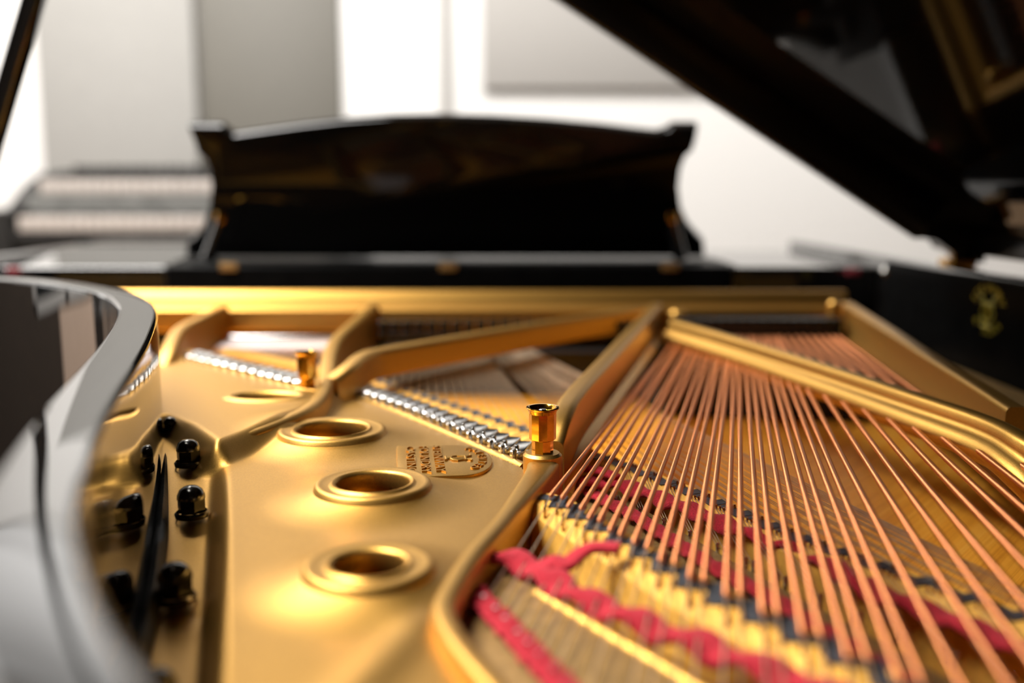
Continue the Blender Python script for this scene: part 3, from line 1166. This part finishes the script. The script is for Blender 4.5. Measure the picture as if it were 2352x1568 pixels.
tv = [g for g in r_['geom'] if isinstance(g, bmesh.types.BMVert)]
bmesh.ops.translate(b, verts=tv, vec=dn * TH)
bmesh.ops.recalc_face_normals(b, faces=b.faces[:])
es = [e for e in b.edges if all(abs((v_.co - d0).dot(dn)) < 1e-5 for v_ in e.verts)]
bmesh.ops.bevel(b, geom=es, offset=.002, segments=2, affect='EDGES', profile=.5)
md = MB()
md.merge(b)
DESK = md.build('music_desk', 'lid_lacquer', PIANO, 40)
# shelf
sx0, sx1 = PY(382, 600, 1.66).x, PY(1686, 600, 1.66).x
z_sh = ZC - .117
sh = MB()
sh.prism([(sx0 + .02, 1.60), (sx1 - .02, 1.60), (sx1, 1.64), (sx1, 1.84), (sx0, 1.84), (sx0, 1.64)], z_sh - .065, z_sh + .002, .005)
sh.build('desk_shelf', 'dull_black', DESK)
for px in (525, 1030, 1540):
    c = PY(px, 613, 1.597)
    hb = MB()
    hb.box(c, (.028, .003, .012), bevel=.001)
    hb.build('desk_hinge', 'dusty_gold', DESK)
# desk props with brass tips
for px in (508, 1545):
    t_ = PY(px, 500, 1.695)
    bt = PY(px - 28 if px < 1000 else px + 18, 592, 1.71)
    kb_ = MB()
    kb_.tube([bt, bt.lerp(t_, .5), t_], [.013, .011, .009], 14)
    o = kb_.build('desk_prop', 'lacquer', DESK)
    kn = MB()
    kn.lathe([(0, -.010), (.009, -.009), (.011, 0), (.009, .009), (0, .011)], t_, 20)
    kn.build('prop_knob', 'brass', o)
# red bushing cloths at the ends of the stretcher
for px, py in ((32, 622), (1960, 624)):
    c = PY(px, py, 1.60)
    rb = MB()
    rb.box(c, (.022, .008, .011), bevel=.002)
    rb.build('bushing_cloth', 'dark_felt', PIANO)
bt = MB()
c = PY(2035, 622, 1.585)
bt.lathe([(0, -.008), (.007, -.007), (.010, 0), (.007, .007), (0, .009)], c, 16)
bt.build('stop_button', 'bolt', PIANO)

# ---- lid, hinge and prop
YL = 1.40
la, lb = PY(2095, 433, YL), PY(1545, 66, YL)
slope = (lb.z - la.z) / (la.x - lb.x)
th = math.atan(slope)
ud = Vector((-math.cos(th), 0, math.sin(th)))
nd = Vector((-math.sin(th), 0, -math.cos(th)))     # underside normal
hx = la.x + (la.z - (ZC - .088)) / slope
hinge = Vector((hx, 0, la.z - (hx - la.x) * slope))
lid_out = [(0, YL), (1.88, YL), (1.84, 1.26), (1.70, 1.14), (1.48, 1.03), (1.30, .90), (1.19, .72), (1.12, .50), (1.07, .35), (1.00, .22), (.90, .08), (.74, -.04), (.52, -.09), (.30, -.06), (.12, .06), (.02, .22), (0, .35)]
b = bmesh.new()
f0 = b.faces.new([b.verts.new(hinge + ud * u_ + Vector((0, y_, 0))) for u_, y_ in lid_out])
r_ = bmesh.ops.extrude_face_region(b, geom=[f0])
tv = [g for g in r_['geom'] if isinstance(g, bmesh.types.BMVert)]
bmesh.ops.translate(b, verts=tv, vec=-nd * .024)
bmesh.ops.recalc_face_normals(b, faces=b.faces[:])
lm = MB()
lm.merge(b)
LID = lm.build('lid', 'lid_lacquer', PIANO, 30)
rot = Matrix(((ud.x, 0, nd.x), (0, 1, 0), (ud.z, 0, nd.z)))
fr = MB()
u0, u1 = .135, 1.88
pbm = hinge + ud * ((u0 + u1) / 2) + nd * .028 + Vector((0, YL - .012, 0))
fr.box(pbm, (u1 - u0, .024, .056), rot, bevel=.004)
fr.build('lid_front_rail', 'satin_black', LID)
hg = MB()
hc = PY(2200, 592, 1.42)
hg.box(hc + Vector((0, .0, -.007)), (.034, .05, .012), bevel=.001)
hg.tube([hc + Vector((.006, -.02, .006)), hc + Vector((.006, .03, .006))], .008, 14)
hg.build('lid_hinge', 'brass', LID)
br_ = MB()
hp_ = [PY(x_, y_, 1.40) for x_, y_ in [(2040, 470), (2118, 546), (2150, 552), (2214, 598), (2262, 604), (2262, 470)]]
n = len(hp_)
br_.add(hp_ + [p_ + Vector((0, .03, 0)) for p_ in hp_], [[k, (k + 1) % n, n + (k + 1) % n, n + k] for k in range(n)] + [list(range(n))[::-1], list(range(n, 2 * n))])
br_.build('hinge_bracket', 'satin_black', LID)
hr = MB()
hr.box((.668, .78, ZC - .050), (.030, 1.22, .072), bevel=.003)
hr.build('hinge_rail', 'satin_black', LID)
hb = MB()
hb.lathe([(0, -.02), (.016, -.02), (.018, -.017), (.018, .017), (.016, .02), (0, .02)], PY(2178, 545, 1.44), 20, Matrix.Rotation(R(90), 3, 'X') @ Matrix.Rotation(R(20), 3, 'Y'))
hb.build('hinge_knuckle', 'lacquer', LID)
# prop stick
Y_P = 1.19
p_hi, p_lo = PY(78, 0, Y_P), PY(8, 235, Y_P)
dv = (p_hi - p_lo).normalized()
base = p_lo + dv * ((1.0 - p_lo.z) / dv.z)
# climb to the lid's underside
t_ = ((hinge - base).dot(nd)) / dv.dot(nd)
topp = base + dv * t_
ps = MB()
ln = (topp - base).length
rotp = dv.to_track_quat('Z', 'Y').to_matrix()
ps.box((base + topp) / 2, (.024, .020, ln), rotp, bevel=.004)
PROP = ps.build('lid_prop', 'lacquer', PIANO)

# ---- medallion on the inner side of the bass rim
rl = MB()
rl.box((XB - .0012, 1.02, ZC - .178), (.0024, 1.12, .146))
rl.build('rim_lining', 'dull_black', RIM)  # added matte board, hides the gold reflection on the bass rim
mc = Vector((XB - .0030, 1.235, PY(2268, 714, 1.235).z))
mm = Matrix(((0, 0, -1, mc.x), (-1.35, 0, 0, mc.y), (0, 1, 0, mc.z), (0, 0, 0, 1)))
ml = MB()
RM = .030
for s, a0, a1, flip in (('STEINWAY', 155, 25, 0), ('& SONS', 215, 325, 1)):
    for k, ch in enumerate(s):
        if ch == ' ':
            continue
        a = R(a0 + (a1 - a0) * k / (len(s) - 1))
        me = text_mesh(ch, .0150, .0003)
        rr = RM * (.80 if not flip else 1.02)
        ml.merge_mesh(me, mm @ Matrix.Translation((rr * math.cos(a), rr * math.sin(a), 0)) @ Matrix.Rotation(a - math.pi / 2 + (math.pi if flip else 0), 4, 'Z'))
lyre(ml, mm, .021)
md_ = ml.build('medallion', 'decal', RIM, 40)

# ------------------------------------------------------------------ electric organ behind the treble side
YO = 3.0
oz = lambda py, Y=YO: PY(200, py, Y).z
ox = lambda px, Y=YO: PY(px, 450, Y).x
OX0, OX1 = ox(40), ox(760)
OC = (OX0 + OX1) / 2
ORG = empty('electric_organ', (OC, YO + .2, 0), 'charcoal organ with two rows of pale keys standing beyond the piano against the wall', 'organ')


def orel(o):
    o.parent = ORG
    o.matrix_parent_inverse = Matrix.Translation(-Vector(ORG.location))
    return o


W = OX1 - OX0
z_low, z_up, z_topc = oz(545), oz(452, YO + .12), oz(392, YO + .30)
mb = MB()
mb.box((OC, YO + .20, (z_low - .02) / 2), (W * .9, .30, z_low - .02), bevel=.006)
orel(mb.build('body', 'console'))
mb = MB()
mb.box((OC, YO + .13, z_low - .0), (W, .36, .05), bevel=.006)
orel(mb.build('key_slip', 'console'))
mb = MB()
mb.box((OC, YO + .33, (z_low + z_topc) / 2), (W, .10, z_topc - z_low), bevel=.006)
orel(mb.build('back_panel', 'console'))
tab = None
for k in range(int(W / .03)):
    if tab is None:
        mb = MB()
        mb.box((0, 0, 0), (.018, .03, .016), bevel=.002)
        tab = mb.build('stop_tab', 'console')
        o = tab
    else:
        o = tab.copy()
        COL.objects.link(o)
    orel(o)
    o.location = (OX0 + .04 + k * .03, YO + .34, z_topc + .007 + .004 * random.random())
for x in (OX0 - .03, OX1 + .03):
    mb = MB()
    prof = [(YO - .06, z_low - .05), (YO - .06, oz(485)), (YO + .06, oz(478)), (YO + .16, oz(430)), (YO + .28, oz(398, YO + .28)), (YO + .40, oz(394, YO + .4)), (YO + .40, z_low - .05)]
    n = len(prof)
    vs = [(xx, y, z) for xx in (x - .03, x + .03) for y, z in prof]
    mb.add(vs, [[k, (k + 1) % n, n + (k + 1) % n, n + k] for k in range(n)] + [list(range(n))[::-1], list(range(n, 2 * n))])
    orel(mb.build('cheek_block', 'console'))
for (y0, zt, zb_) in ((YO - .05, oz(498, YO - .05), oz(531, YO - .05)), (YO + .10, oz(414, YO + .1), oz(446, YO + .1))):
    mb = MB()
    mb.box((OC, y0 + .09, zb_ - .008), (W - .02, .17, .016))
    man = orel(mb.build('manual', 'grey_panel'))
    nk = 30
    kw = (W - .04) / nk
    zc_ = (zt + zb_) / 2
    first = None
    for k in range(nk):
        x = OX0 + .02 + (k + .5) * kw
        if first is None:
            kk = MB()
            kk.box((0, 0, 0), (kw * .94, .05, zt - zb_), bevel=.002)
            first = kk.build('white_key', 'ivory')
            o = first
        else:
            o = first.copy()
            COL.objects.link(o)
        o.parent = man
        o.location = (x, y0 + .025, zc_)
    firstb = None
    for k in range(nk - 1):
        if k % 7 in (2, 6):
            continue
        x = OX0 + .02 + (k + 1) * kw
        if firstb is None:
            kk = MB()
            kk.box((0, 0, 0), (kw * .55, .08, .02), bevel=.002)
            firstb = kk.build('black_key', 'ebony')
            o = firstb
        else:
            o = firstb.copy()
            COL.objects.link(o)
        o.parent = man
        o.location = (x, y0 + .085, zt - .004)
mb = MB()
mb.box((OC, YO + .065, (oz(494, YO + .055) + oz(450, YO + .055)) / 2), (W, .02, oz(450, YO + .055) - oz(494, YO + .055)), bevel=.003)
orel(mb.build('switch_panel', 'grey_panel'))
print('hinge', hinge, 'slope', math.degrees(th), 'focus pt', pb, 'post dist', (pb - Vector((0, 0, ZC))).length, 'prop', base, topp, 'steel', n_steel[0])
